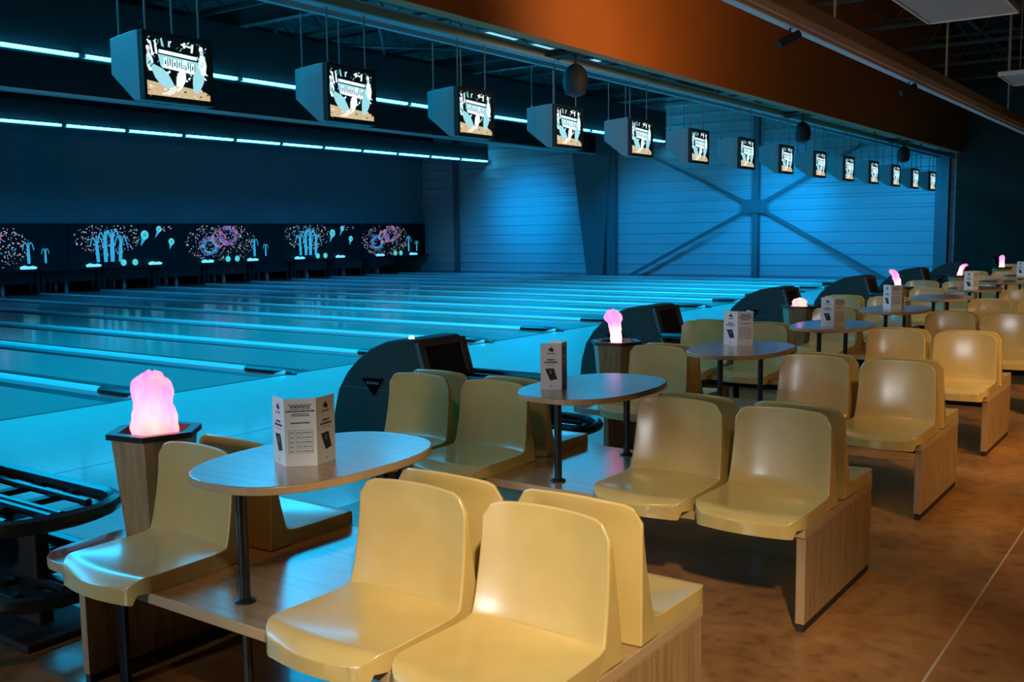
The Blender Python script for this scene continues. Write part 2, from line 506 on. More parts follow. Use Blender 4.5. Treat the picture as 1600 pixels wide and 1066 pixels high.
def speck(bm, cx, cz, rx, rz, n, x, mis, rnd, s0=.02, s1=.05):
    for _ in range(n):
        a = rnd.uniform(0, 2 * PI); q = math.sqrt(rnd.random())
        y = cx + rx * q * K(a); z = cz + rz * q * S(a)
        if not .70 < z < 1.76: continue
        d = rnd.uniform(s0, s1); th = rnd.uniform(0, PI)
        flat(bm, [(y + d * K(th), z + d * S(th)), (y - d * .5 * S(th), z + d * .5 * K(th)), (y - d * K(th), z - d * S(th)), (y + d * .5 * S(th), z - d * .5 * K(th))], x, rnd.choice(mis))

def pinman(bm, y, z0, h, x, mi, lean=0):
    n = 6
    for i in range(n):
        t0, t1 = i / n, (i + 1) / n
        strokeq(bm, (y + lean * t0, z0 + h * .8 * t0), (y + lean * t1, z0 + h * .8 * t1), h * (.09 + .07 * (1 - abs(t0 - .3))), x, mi)
    for s in (-1, 1):
        P = [(y + lean + s * h * a, z0 + h * c) for a, c in ((.02, .68), (.07, .88), (.13, .98), (.19, .93), (.24, .78), (.27, .62))]
        for i in range(5):
            strokeq(bm, P[i], P[i + 1], h * .045, x + .001, mi)
    strokeq(bm, (y + lean, z0 + h * .7), (y + lean * 1.1, z0 + h), h * .05, x + .001, mi)

def tadpole(bm, y, z, r, ty, tz, x):
    N = 12
    flat(bm, [(y + r * K(2 * PI * i / N), z + r * S(2 * PI * i / N)) for i in range(N)], x, 1)
    flat(bm, [(y + r * .45 * K(2 * PI * i / N), z + r * .45 * S(2 * PI * i / N)) for i in range(N)], x + .003, 0)
    flat(bm, [(y - r * .7, z - r * .4), (ty, tz), (y + r * .5, z - r * .7)], x - .001, 0)

def mural(y0, y1, kind, lab, seed):
    rnd = random.Random(seed)
    t = empty('mural_panel', (XM, 0, 0), label=lab, cat='mural', group='painted panels above the pins')
    bm = box(BM(), -.1, 0, y0, y1, .62, 1.81)
    build('board', bm, M['baffle'], t)
    bm = BM()
    x = .004
    if kind == 'pins':
        c = 13.15 + (y0 - 12.0)
        speck(bm, c, 1.45, 1.0, .5, 260, x, [3, 3, 3, 2, 0], rnd, .014, .036)
        for i, (dy, h, ln) in enumerate([(-.35, .72, -.03), (-.1, .86, 0), (.12, .92, .02), (.38, .74, .05)]):
            pinman(bm, c + dy * .9, .78, h * .95, x + .002 + i * .001, 0, ln)
        tadpole(bm, c + 1.15, 1.50, .13, c + 1.0, 1.18, x)
        tadpole(bm, c + 1.62, 1.66, .09, c + 1.48, 1.40, x)
        tadpole(bm, c + 2.02, 1.30, .10, c + 1.95, 1.08, x)
        speck(bm, c + 1.9, 1.7, .3, .1, 14, x, [3, 2], rnd, .02, .035)
    else:
        c = 16.95 + (y0 - 15.65)
        speck(bm, c, 1.25, 1.3, .62, 380, x, [3, 3, 3, 5, 2, 0], rnd, .014, .036)
        for (yy, zz, rr, a, mi) in ((c - .45, 1.15, .38, 0, 4), (c - .45, 1.15, .28, 0, 0), (c + .25, 1.45, .40, 0, 2), (c + .25, 1.45, .3, 0, 4), (c - .1, 1.35, .3, 1, 2)):
            for _ in range(110):
                th = rnd.uniform(0, 2 * PI); q = rr * rnd.uniform(.75, 1.02)
                p = (yy + q * K(th), zz + q * .8 * S(th)); q2 = q * rnd.uniform(.75, .95); th2 = th + rnd.uniform(-.25, .25)
                strokeq(bm, p, (yy + q2 * K(th2), zz + q2 * .8 * S(th2)), .018, x + .001, mi)
        pinman(bm, c + 1.25, .80, .55, x + .002, 0); pinman(bm, c + 1.7, .80, .38, x + .002, 0)
    bm.verts.ensure_lookup_table()
    build('painted_picture', bm, [E_[q] for q in MURAL], t, label='fluorescent painted ' + ('ribbons and balls' if kind == 'pins' else 'rings and speckles'))
mural(8.35, 11.98, 'galaxy', 'glowing mural panel of ringed speckles cut by the left picture edge', 3)
mural(12.0, 15.63, 'pins', 'glowing mural panel with blue ribbons and three balls, nearer of two', 4)
mural(15.65, 19.28, 'galaxy', 'glowing mural panel with pink and violet rings beside the middle', 5)
mural(19.3, 22.93, 'pins', 'glowing mural panel with blue ribbons and three balls, farther of two', 6)
mural(22.95, 26.45, 'galaxy', 'glowing mural panel with rings next to the blue wall', 8)

# pinsetter fronts below the murals
def pinsetter(k, lab):
    ya = Y0 + k * PL + PL / 2
    t = empty('pinsetter', (XM, ya, 0), label=lab, cat='pinsetter', group='dark pinsetter bays at the lane ends')
    bm = BM()
    box(bm, -.9, .02, -.84, -.74, .045, .6); box(bm, -.9, .02, .74, .84, .045, .6); box(bm, -.9, -.86, -.74, .74, .5, .6)
    build('side_board', bm, M['blackmatt'], t)
    bm = box(BM(), -1.0, -.9, -.84, .84, .045, .6)
    build('pit_curtain', bm, M['blackmatt'], t)
    bm = BM()
    box(bm, -.08, -.03, -.70, .70, .28, .58)
    for s in (-.6, .6):
        box(bm, -.06, .0, s - .03, s + .03, .045, .34)
    build('sweep_bar', bm, M['black'], t)
    return t
for k in range(0, k1):
    pinsetter(k, 'black pinsetter bay under the murals, %s lane from the blue wall' % ORD[11 - k].replace('nearest', 'first'))
def pin_mesh():
    return lathe(BM(), [(.025, 0), (.03, .003), (.048, .06), (.060, .115), (.052, .17), (.03, .23), (.023, .255), (.028, .30), (.032, .335), (.024, .37), (.008, .381)], n=10)
pin0 = None
M['pin'] = mat('pin_white', (.8, .8, .8), .3)
for k in range(2, k1):
    ya = Y0 + k * PL + PL / 2
    for (dx, dy) in ((0, 0), (-.26, -.15), (-.26, .15)):
        if pin0 is None:
            pin0 = build('bowling_pin', pin_mesh(), M['pin'], smooth=True)
            o = pin0
        else:
            o = pin0.copy(); COL.objects.link(o)
        o.location = (XM - .28 + dx, ya + dy, 0)
        tag(o, 'white bowling pin standing in the dark bay of the %s lane from the blue wall' % ORD[11 - k].replace('nearest', 'first'), 'bowling pin', 'bowling pins in bay %s' % ORD[11 - k])
# lit number signs on the ledge under the murals
SG = [(10.8, 'd'), (12.6, 'd'), (13.5, 'o'), (13.86, 'o'), (14.5, 'd'), (16.3, 'd'), (17.05, 'o'), (17.4, 'o'), (18.0, 'd'), (19.95, 'd'), (20.75, 'o'), (21.1, 'o'), (21.8, 'd'), (23.8, 'd'), (24.6, 'o'), (24.9, 'o'), (25.6, 'd')]
bm = box(BM(), XM - .02, XM + .16, 8.35, 26.45, .60, .66)
build('trim_2', bm, M['baffle'], kind='structure')
nd = no = 0
for y, q in SG:
    if q == 'd':
        bm = BM(); prism(bm, [(-.20, 0), (.20, 0), (.24, .05), (.12, .085), (.02, .07), (-.1, .1), (-.22, .06)], -.006, .006, axis='x')
        nd += 1
        o = build('lit_sign', bm, E_['sg'], loc=(XM + .14, y, .66), label='small cyan lit sign on the ledge under the murals, %s from the picture edge' % ORD[nd - 1].replace('nearest', 'first'), cat='sign', group='lit signs on the pin ledge')
    else:
        bm = BM(); lathe(bm, [(.09, 0), (.09, .012)], n=12)
        bmesh.ops.rotate(bm, verts=bm.verts, matrix=Matrix.Rotation(PI / 2, 3, 'Y'))
        no += 1
        o = build('lane_number_lamp', bm, E_['fg'], loc=(XM + .14, y, .75), label='small round green lit disc under the murals, %s from the picture edge' % ORD[no - 1].replace('nearest', 'first'), cat='lamp', group='round lit discs on the pin ledge')

# ------------------------------------------------------------------ monitors
def screen_mesh():
    W, H = .52, .405
    bm = BM()
    def q(pts, mi, d=0):
        bm.faces.new([bm.verts.new((.001 + d, (a - .5) * W, (c - .5) * H)) for a, c in pts]).material_index = mi
    idx = {'k': 0, 'w': 1, 'c': 2, 'd': 3, 't': 4, 'p': 5, 'b': 6}
    q([(0, 0), (1, 0), (1, 1), (0, 1)], 0)
    q([(0, 0), (1, 0), (1, .10), (.9, .16), (.55, .20), (.3, .20), (0, .24)], idx['t'], .0005)
    rnd = random.Random(3)
    for _ in range(60):
        a, c = rnd.random() * .98, rnd.random() * .16
        s = rnd.uniform(.008, .03)
        q([(a, c), (min(1, a + s * 1.6), c + .01), (min(1, a + s), c + s), (a, c + s)], rnd.choice([0, 5, 5, 5, 4]), .001)
    def pin(x, y, h, ang, mi, d):
        pr = [(-.07, 0), (-.13, .18), (-.165, .33), (-.15, .48), (-.07, .66), (-.05, .76), (-.085, .88), (-.05, .98), (.05, .98), (.085, .88), (.05, .76), (.07, .66), (.15, .48), (.165, .33), (.13, .18), (.07, 0)]
        P = [(x + h * (px * K(ang) - py * S(ang)), y + h * (px * S(ang) + py * K(ang)) * 1.25) for px, py in pr]
        q([(min(max(a, .0), 1), min(max(c, .0), 1)) for a, c in P], mi, d)
        s = h * .02
        for t0 in (.70, .78):
            P = [(x + h * (px * K(ang) - py * S(ang)), y + h * (px * S(ang) + py * K(ang)) * 1.25) for px, py in ((-.06, t0), (.06, t0), (.06, t0 + .03), (-.06, t0 + .03))]
            q(P, 3, d + .0005)
    # banner with letter-like strokes
    q([(.20, .78), (.80, .74), (.80, .68), (.20, .72)], idx['w'], .001)
    q([(.18, .70), (.82, .65), (.82, .44), (.22, .50)], idx['c'], .001)
    q([(.24, .52), (.76, .47), (.76, .43), (.24, .48)], idx['w'], .0015)
    for i in range(7):
        x0 = .27 + i * .072; z0 = .51 - i * .006
        q([(x0, z0), (x0 + .05, z0), (x0 + .05, z0 + .14), (x0, z0 + .14)], idx['w'], .0018)
        if i % 2: q([(x0 + .015, z0 + .03), (x0 + .035, z0 + .03), (x0 + .035, z0 + .14), (x0 + .015, z0 + .14)], idx['d'], .002)
        else: q([(x0 + .015, z0 + .03), (x0 + .035, z0 + .03), (x0 + .035, z0 + .10), (x0 + .015, z0 + .10)], idx['k'], .002)
        q([(x0 + .055, z0), (x0 + .066, z0), (x0 + .066, z0 + .13), (x0 + .055, z0 + .13)], idx['k'], .002)
    # burst strokes
    for a, c, l, th in ((.05, .62, .2, 2.0), (.10, .66, .25, 1.9), (.16, .72, .2, 1.8), (.06, .85, .1, 2.4), (.26, .84, .14, 1.9), (.36, .84, .1, 1.5), (.6, .86, .1, 1.3), (.72, .8, .16, 1.2), (.05, .5, .12, 2.6), (.95, .45, .14, 2.5), (.94, .36, .08, 2.6)):
        e = (a + l * .4 * K(th), c + l * S(th))
        q([(a - .018, c), (a + .018, c), (min(1, e[0] + .012), min(.97, e[1])), (max(0, e[0] - .012), min(.97, e[1]))], rnd.choice([1, 1, 2]), .0012)
    for _ in range(90):
        a, c = rnd.uniform(.02, .96), rnd.uniform(.30, .97)
        if .2 < a < .8 and .42 < c < .78: continue
        l = rnd.uniform(.015, .05); th = rnd.uniform(.4, 2.6); wd = rnd.uniform(.006, .014)
        q([(a - wd, c), (a + wd, c), (min(1, a + wd + l * K(th)), min(1, c + l)), (max(0, a - wd + l * K(th)), min(1, c + l))], rnd.choice([1, 2, 2, 3, 3]), .0011)
    q([(.55, .93), (.72, .90), (.72, .87), (.55, .90)], idx['p'], .0012)
    pin(.40, .14, .60, 2.42 - PI * .5, idx['c'], .003)
    pin(.06, .40, .34, .1, idx['w'], .0028)
    pin(.48, .14, .44, -.32, idx['w'], .004)
    pin(.90, .44, .40, .08, idx['w'], .0035)
    pin(.76, .12, .56, -.28, idx['c'], .003)
    pin(.30, .04, .26, -1.0, idx['p'], .0045)
    for a, c in ((.62, .30), (.35, .42), (.66, .34), (.5, .62)):
        q([(a - .02, c), (a, c - .02), (a + .02, c), (a, c + .03)], idx['w'], .003)
    return bm

def make_monitor():
    t = empty('monitor')
    bm = BM()          # bezel frame with a hole for the screen
    W, H, w, h = .290, .235, .265, .208
    box(bm, -.05, .0, -W, W, h, H); box(bm, -.05, .0, -W, W, -H, -h); box(bm, -.05, .0, -W, -w, -h, h); box(bm, -.05, .0, w, W, -h, h)
    box(bm, -.05, -.03, -w, w, -h, h)
    build('bezel', bm, M['blackmatt'], t, bevel=.004)
    build('screen', screen_mesh(), [E_[q] for q in 'kwcdtpb'], t, loc=(-.012, 0, .005))
    bm = BM()
    A = [bm.verts.new(p) for p in ((-.05, -.295, -.235), (-.05, .295, -.235), (-.05, .295, .235), (-.05, -.295, .235))]
    B = [bm.verts.new(p) for p in ((-.115, -.295, -.235), (-.115, .295, -.235), (-.115, .295, .235), (-.115, -.295, .235))]
    C_ = [bm.verts.new(p) for p in ((-.40, -.275, -.03), (-.40, .275, -.03), (-.40, .275, .215), (-.40, -.275, .215))]
    for P, Q in ((A, B), (B, C_)):
        for i in range(4):
            bm.faces.new((P[i], P[(i + 1) % 4], Q[(i + 1) % 4], Q[i]))
    bm.faces.new(A); bm.faces.new(C_)
    build('housing', bm, M['tvshell'], t, bevel=.006)
    for x in (-.06, -.365):
        for s in (-.22, .22):
            bm = tube(BM(), [(x, s, .225 if x > -.2 else .21), (x, s, .69)], .0075, 6)
            tube(bm, [(x, s, .215 if x > -.2 else .2), (x, s, .245)], .017, 8)
            build('hanging_rod', bm, M['joistlite'], t)
    bm = lathe(BM(), [(.006, 0), (.006, .003)], n=8)
    bmesh.ops.rotate(bm, verts=bm.verts, matrix=Matrix.Rotation(PI / 2, 3, 'Y'))
    build('power_light', bm, M['redled'], t, loc=(.0, -.245, -.205))
    return t
mon = make_monitor()
MN = ['nearest', 'second', 'third', 'fourth', 'fifth', 'sixth', 'seventh', 'eighth', 'ninth', 'tenth', 'eleventh', 'twelfth', 'thirteenth', 'farthest']
for n in range(14):
    o = mon if n == 0 else copy_tree(mon)
    o.location = (-4.9, 1.77 + n * PL, 2.61)
    o.rotation_euler = (0, 0, 0)
    tag(o, 'boxy hanging monitor showing bowling pins, %s in the row over the approach' % MN[n], 'monitor', 'monitors hanging over the approach')

for i, y in enumerate((13.6, 15.19, 16.89)):
    t = empty('ceiling_light', (-10.79, y, 5.28), label='small pale lit ceiling lamp between the monitor rail and the bulkhead, %s of three' % ('nearest', 'middle', 'farthest')[i], cat='ceiling light', group='pale lamps under the deck')
    bm = box(BM(), -.22, .22, -.5, .5, .01, .05); build('casing', bm, M['fixture'], t)
    bm = box(BM(), -.2, .2, -.47, .47, 0, .012); build('diffuser', bm, E_['c'], t)
    bm = tube(BM(), [(0, -.3, .05), (0, -.3, .62)], .01, 5); build('hanger', bm, M['joist'], t)
    bm = tube(BM(), [(0, .3, .05), (0, .3, .62)], .01, 5); build('hanger', bm, M['joist'], t)
# dark spotlights on the rail
for y, z, w in ((6.6, 3.06, 'nearest'), (13.7, 3.03, 'middle'), (20.1, 3.03, 'farthest')):
    t = empty('ceiling_speaker', (-4.62, y, z), label='black hanging loudspeaker under the steel beam, %s of three' % w, cat='speaker', group='loudspeakers under the beam')
    bm = lathe(BM(), [(.05, -.17), (.11, -.14), (.14, -.02), (.12, .09), (.07, .15), (.03, .17)], n=14)
    build('speaker_body', bm, M['blackmatt'], t, smooth=True)
    bm = tube(BM(), [(0, 0, .15), (0, 0, .34), (-.33, 0, .34)], .018, 8); box(bm, -.3, .22, -.12, .12, .26, .29)
    build('bracket', bm, M['blackmatt'], t)

# ------------------------------------------------------------------ ball returns
def make_return():
    """origin: floor under the hood's middle; hood spans x -.62..+.3, rack reaches +x"""
    t = empty('ball_return')
    # hood: side outline extruded across y
    out = [(-.62, 0), (-.60, .16), (-.55, .33), (-.46, .46), (-.35, .56), (-.22, .645), (-.08, .70), (.06, .725), (.17, .725), (.205, .70), (.30, .40), (.32, .0)]
    bm = BM()
    prism(bm, out, -.255, .255, axis='y')
    hd = build('hood', bm, M['hood'], t, bevel=.018, segs=3)
    bm = BM()          # opening on the sloping front: a raised rim and a black mouth
    def onf(u, s, d):  # u along slope 0 bottom..1 top
        a = Vector((.302, 0, .38)); c = Vector((.205, 0, .70)); p = a.lerp(c, u)
        nrm = Vector((.32, 0, .097)).normalized()
        return p + nrm * d + Vector((0, s, 0))
    def ring(u0, u1, w, d):
        return [onf(u0, -w, d), onf(u0, w, d), onf(u1, w, d), onf(u1, -w, d)]
    O, I, I2 = ring(-.05, 1.02, .258, .02), ring(.0, .9, .20, .025), ring(.0, .9, .20, .004)
    vo, vi, v2 = [[bm.verts.new(p) for p in R_] for R_ in (O, I, I2)]
    vb = [bm.verts.new(p) for p in ring(-.05, 1.02, .258, -.01)]
    for i in range(4):
        j = (i + 1) % 4
        bm.faces.new((vo[i], vo[j], vi[j], vi[i])); bm.faces.new((vi[i], vi[j], v2[j], v2[i])); bm.faces.new((vb[i], vb[j], vo[j], vo[i]))
    bm.faces.new(v2).material_index = 1
    build('opening_rim', bm, [M['hoodrim'], M['blackmatt']], hd)
    bm = lathe(BM(), [(.02, 0), (.018, .012), (.008, .02)], n=12)
    bm.free()
    bm = BM(); prism(bm, [(-.30, .43), (-.10, .44), (-.19, .315)], -.266, -.254, axis='y')
    for i in range(5):
        box(bm, -.25 + i * .024, -.238 + i * .024, -.2675, -.266, .395, .412, 1)
    build('triangle_badge', bm, [M['badge'], M['tvshell']], hd, label='black triangular maker badge')
    bm = box(BM(), -.50, .26, -.2575, -.254, .355, .360)
    build('seam', bm, M['hoodrim'], hd)
    # rack: two tiers of oval loops with inner rails
    def loop(z, x0, x1, w, r, name):
        bm = BM()
        pts = []
        N = 10
        for i in range(N + 1):
            a = -PI / 2 + PI * i / N
            pts.append((x1 - w * .75 + w * .75 * K(a), w * S(a), z))
        for i in range(N + 1):
            a = PI / 2 + PI * i / N
            pts.append((x0 + w * .3 * K(a), w * S(a), z))
        tube(bm, pts, r, 8, closed=True)
        return build(name, bm, M['black'], t, smooth=True)
    for z, x0, x1, w in ((.455, .32, 1.36, .265), (.20, .15, 1.42, .29)):
        loop(z, x0, x1, w, .030, 'rack_rim')
        for s in (-.15, -.02, .02, .17):
            bm = tube(BM(), [(x0, s, z - .005), (x1 - .09 - abs(s) * .5, s, z - .005)], .015, 8)
            build('rail', bm, M['black'], t, smooth=True)
        bm = BM()
        xx = x0 + .12
        while xx < x1 - .1:
            box(bm, xx, xx + .045, -w, w, z - .035, z - .012); xx += .24
        build('cross_bar', bm, M['black'], t)
    bm = BM()
    box(bm, .3, 1.15, -.03, .03, .0, .42); box(bm, .2, 1.3, -.16, .16, 0, .03)
    build('pedestal', bm, M['blackmatt'], t, bevel=.01)
    return t
ret = make_return()
RN = ['with a rack reaching behind the nearest bench', 'beyond the second bench', 'behind the second glowing lamp', 'behind the third table card', 'behind the third glowing lamp', 'behind the fourth glowing lamp', 'near the dark far wall']
for i in range(-1, 7):
    o = ret if i == -1 else copy_tree(ret)
    o.location = (-3.46, 2.59 + 3.44 * i, 0)
    j = i + 1
    tag(o, ('dark ball return with tubular rack beside the nearest bench' if i == -1 else 'dark grey domed ball return with ball rack, %s hood seen along the approach' % ['nearest', 'second', 'third', 'fourth', 'fifth', 'sixth', 'farthest'][i]), 'ball return', 'ball returns on the approach')
o = bpy.data.objects['hood.001']
build('indicator_lamp', lathe(BM(), [(.02, 0), (.018, .012), (.008, .02)], n=12), M['hoodlamp'], o, loc=(.10, -.18, .724))
for (x, y, z, w) in ((-2.52, -1.008, .334, 'resting on the lower tier of the nearest rack'),):
    bm = BM(); bmesh.ops.create_uvsphere(bm, u_segments=28, v_segments=18, radius=.108)
    bb = build('bowling_ball', bm, M['ball'], smooth=True, loc=(x, y, z - .005), label='glossy black bowling ball ' + w, cat='bowling ball')

# ------------------------------------------------------------------ chairs
def make_chair():
    """origin on the bench board, faces -y; lip at y=-.23, rear at +.23"""
    t = empty('chair')
    # seat pan: top grid, rounded plan, waterfall front
    NX, NY = 16, 18
    bm = BM()
    def hw(v):      # half width along depth, v 0 front .. 1 rear
        y = v
        w = .212 - .008 * v
        R_ = .24
        if v < R_: w -= .075 * (1 - math.sqrt(max(0, 1 - ((R_ - v) / R_) ** 2)))
        return w
    top = []
    for j in range(NY + 1):
        v = (j / NY) ** 1.7
        row = []
        for i in range(NX + 1):
            s = -1 + 2 * i / NX
            x = s * hw(v)
            y = -.23 + .015 * s * s + v * (.375 - .015 * s * s)
            z = .052 - .014 * (1 - s * s) ** .8 * S(PI * min(1, v * 1.1)) 
            if v < .16: z -= .040 * (1 - v / .16) ** 2
            if v > .85: z += .012 * ((v - .85) / .15) ** 2
            z += .006 * max(0, 1 - abs(v - .12) * 9) * 0
            row.append(bm.verts.new((x, y, z)))
        top.append(row)
    for j in range(NY):
        for i in range(NX):
            bm.faces.new((top[j][i], top[j][i + 1], top[j + 1][i + 1], top[j + 1][i]))
    rim = [top[0][i] for i in range(NX + 1)] + [top[j][NX] for j in range(1, NY + 1)] + [top[NY][i] for i in range(NX - 1, -1, -1)] + [top[j][0] for j in range(NY - 1, 0, -1)]
    lowz = lambda p: -.030 if p.co.y < -.188 else 0.0005
    low = [bm.verts.new((p.co.x * 1.004, p.co.y * (1.0), lowz(p))) for p in rim]
    n = len(rim)
    for i in range(n):
        bm.faces.new((rim[i], low[i], low[(i + 1) % n], rim[(i + 1) % n]))
    st = build('seat', bm, M['plastic'], t, smooth=True, bevel=.009, segs=3, angle=.75)
    # small round screw recess
    bm = BM()
    N = 20
    ro, ri = .020, .015
    A = [bm.verts.new((ro * K(2 * PI * i / N), ro * S(2 * PI * i / N), 0)) for i in range(N)]
    B = [bm.verts.new((ri * K(2 * PI * i / N), ri * S(2 * PI * i / N), .0025)) for i in range(N)]
    C_ = [bm.verts.new((ri * .9 * K(2 * PI * i / N), ri * .9 * S(2 * PI * i / N), -.001)) for i in range(N)]
    for i in range(N):
        j = (i + 1) % N
        bm.faces.new((A[i], A[j], B[j], B[i])); bm.faces.new((B[i], B[j], C_[j], C_[i]))
    bm.faces.new(C_)
    build('screw_cap', bm, M['plastic'], st, loc=(.0, .085, .0425))
    # backrest: closed wedge
    bm = BM()
    NX, NZ = 16, 14
    H = .366
    def zt(s):
        a = abs(s)
        z = H - .012 * s * s
        R_ = .26
        if a > 1 - R_:
            q = (a - (1 - R_)) / R_
            z -= .050 * (1 - math.sqrt(max(0, 1 - q * q * .97)))
        return z
    F_, G_ = [], []
    for j in range(NZ + 1):
        tt = j / NZ
        fr, gr = [], []
        for i in range(NX + 1):
            s = -1 + 2 * i / NX
            z = .0008 + tt * zt(s)
            w = .206 - .014 * tt
            x = s * w
            yf = .116 + .055 * (1 - (1 - tt) ** 1.8) + .020 * (1 - abs(s) ** 2.6) - .030 * max(0, 1 - tt * 4) ** 2
            yr = .225 - .030 * tt - .008 * s * s
            zf = z + (.012 if tt == 0 else 0)
            fr.append(bm.verts.new((x, yf, z)))
            gr.append(bm.verts.new((x * 1.02, max(yr, yf + .012), z)))
        F_.append(fr); G_.append(gr)
    for j in range(NZ):
        for i in range(NX):
            bm.faces.new((F_[j][i], F_[j][i + 1], F_[j + 1][i + 1], F_[j + 1][i]))
            bm.faces.new((G_[j][i], G_[j + 1][i], G_[j + 1][i + 1], G_[j][i + 1]))
        for i in (0, NX):
            bm.faces.new((F_[j][i], F_[j + 1][i], G_[j + 1][i], G_[j][i]))
    for i in range(NX):
        for j in (0, NZ):
            bm.faces.new((F_[j][i], F_[j][i + 1], G_[j][i + 1], G_[j][i]))
    build('backrest', bm, M['plastic'], t, smooth=True, bevel=.008, segs=3, angle=.75)
    return t
chair0 = make_chair()
chair_used = [False]
def put_chair(x, y, z, rz, label, grp):
    o = copy_tree(chair0) if chair_used[0] else chair0
    chair_used[0] = True
    o.location = (x, y, z)
    o.rotation_euler = (0, 0, rz)
    tag(o, label, 'chair', grp)
    return o

# ------------------------------------------------------------------ benches
def make_bench(x_left, xp):
    t = empty('bench')
    # board, rounded at the lane end
    R_ = .13
    pts = [(0, -.414), (0, .414)]
    for i in range(7):
        a = PI / 2 + PI / 2 * i / 6
        pts.append((x_left + R_ + R_ * K(a), .414 - R_ + R_ * S(a)))
    for i in range(7):
        a = PI + PI / 2 * i / 6
        pts.append((x_left + R_ + R_ * K(a), -.414 + R_ + R_ * S(a)))
    bm = BM(); prism(bm, pts[::-1], -.034, 0, mi=1)
    bm.faces.ensure_lookup_table()
    for f in bm.faces:
        f.normal_update()
        if abs(f.normal.z) > .9: f.material_index = 0
    bd = build('board', bm, [M['laminate'], M['edge']], t, bevel=.003, loc=(0, 0, ZB))
    for x0 in (-.034, xp):
        bm = box(BM(), x0, x0 + .034, -.405, .405, .03, ZB - .034)
        pn = build('end_panel', bm, M['laminate_v'], t, bevel=.002)
        bm = box(BM(), x0 + .004, x0 + .030, -.40, .40, 0, .03)
        build('plinth', bm, M['plinth'], pn)
    # steel underframe
    bm = BM()
    xx = xp + .10
    box(bm, xx, xx + .045, -.34, -.325, .0, ZB - .034); box(bm, xx, xx + .045, .325, .34, .0, ZB - .034)
    box(bm, xx + .005, xx + .04, -.325, .325, .03, .065)
    for z in (.12, .31):
        lathe(bm, [(.006, 0), (.006, .006)], c=(xx + .022, -.342, z), n=6)
    build('steel_frame', bm, M['black'], t)
    for s in (-1, 1):
        bm = tube(BM(), [(-1.108, s * .30, 0), (-1.108, s * .30, ZB - .034)], .014, 8)
        build('support_pole', bm, M['black'], t, smooth=True)
    # long rail along the middle under the board
    bm = box(BM(), xp + .04, -.04, -.02, .02, .25, .35)
    build('beam', bm, M['plinth'], t)
    return t
benchA = make_bench(-2.06, -1.80)
benchB = make_bench(-2.36, -2.10)

def make_table():
    t = empty('table')
    N = 48
    ax, ay, e = .268, .405, 2.5
    pts = []
    for i in range(N):
        a = 2 * PI * i / N
        c, s = K(a), S(a)
        pts.append((ax * math.copysign(abs(c) ** (2 / e), c), ay * math.copysign(abs(s) ** (2 / e), s)))
    bm = BM(); prism(bm, pts, -.025, 0, mi=1)
    for f in bm.faces:
        f.normal_update()
        if abs(f.normal.z) > .9: f.material_index = 0
    top = build('tabletop', bm, [M['laminate'], M['edge']], t, bevel=.004, segs=2, loc=(0, 0, .757))
    for s in (-1, 1):
        bm = tube(BM(), [(0, s * .30, ZB), (0, s * .30, .733)], .016, 12)
        lg = build('leg', bm, M['black'], t, smooth=True)
        bm = lathe(BM(), [(.032, 0), (.032, .006), (.018, .012)], c=(0, s * .30, ZB), n=14)
        build('foot_plate', bm, M['black'], lg)
    bm = box(BM(), -.03, .03, -.3, .3, .718, .7315)
    build('under_brace', bm, M['black'], t)
    return t
table0 = make_table()

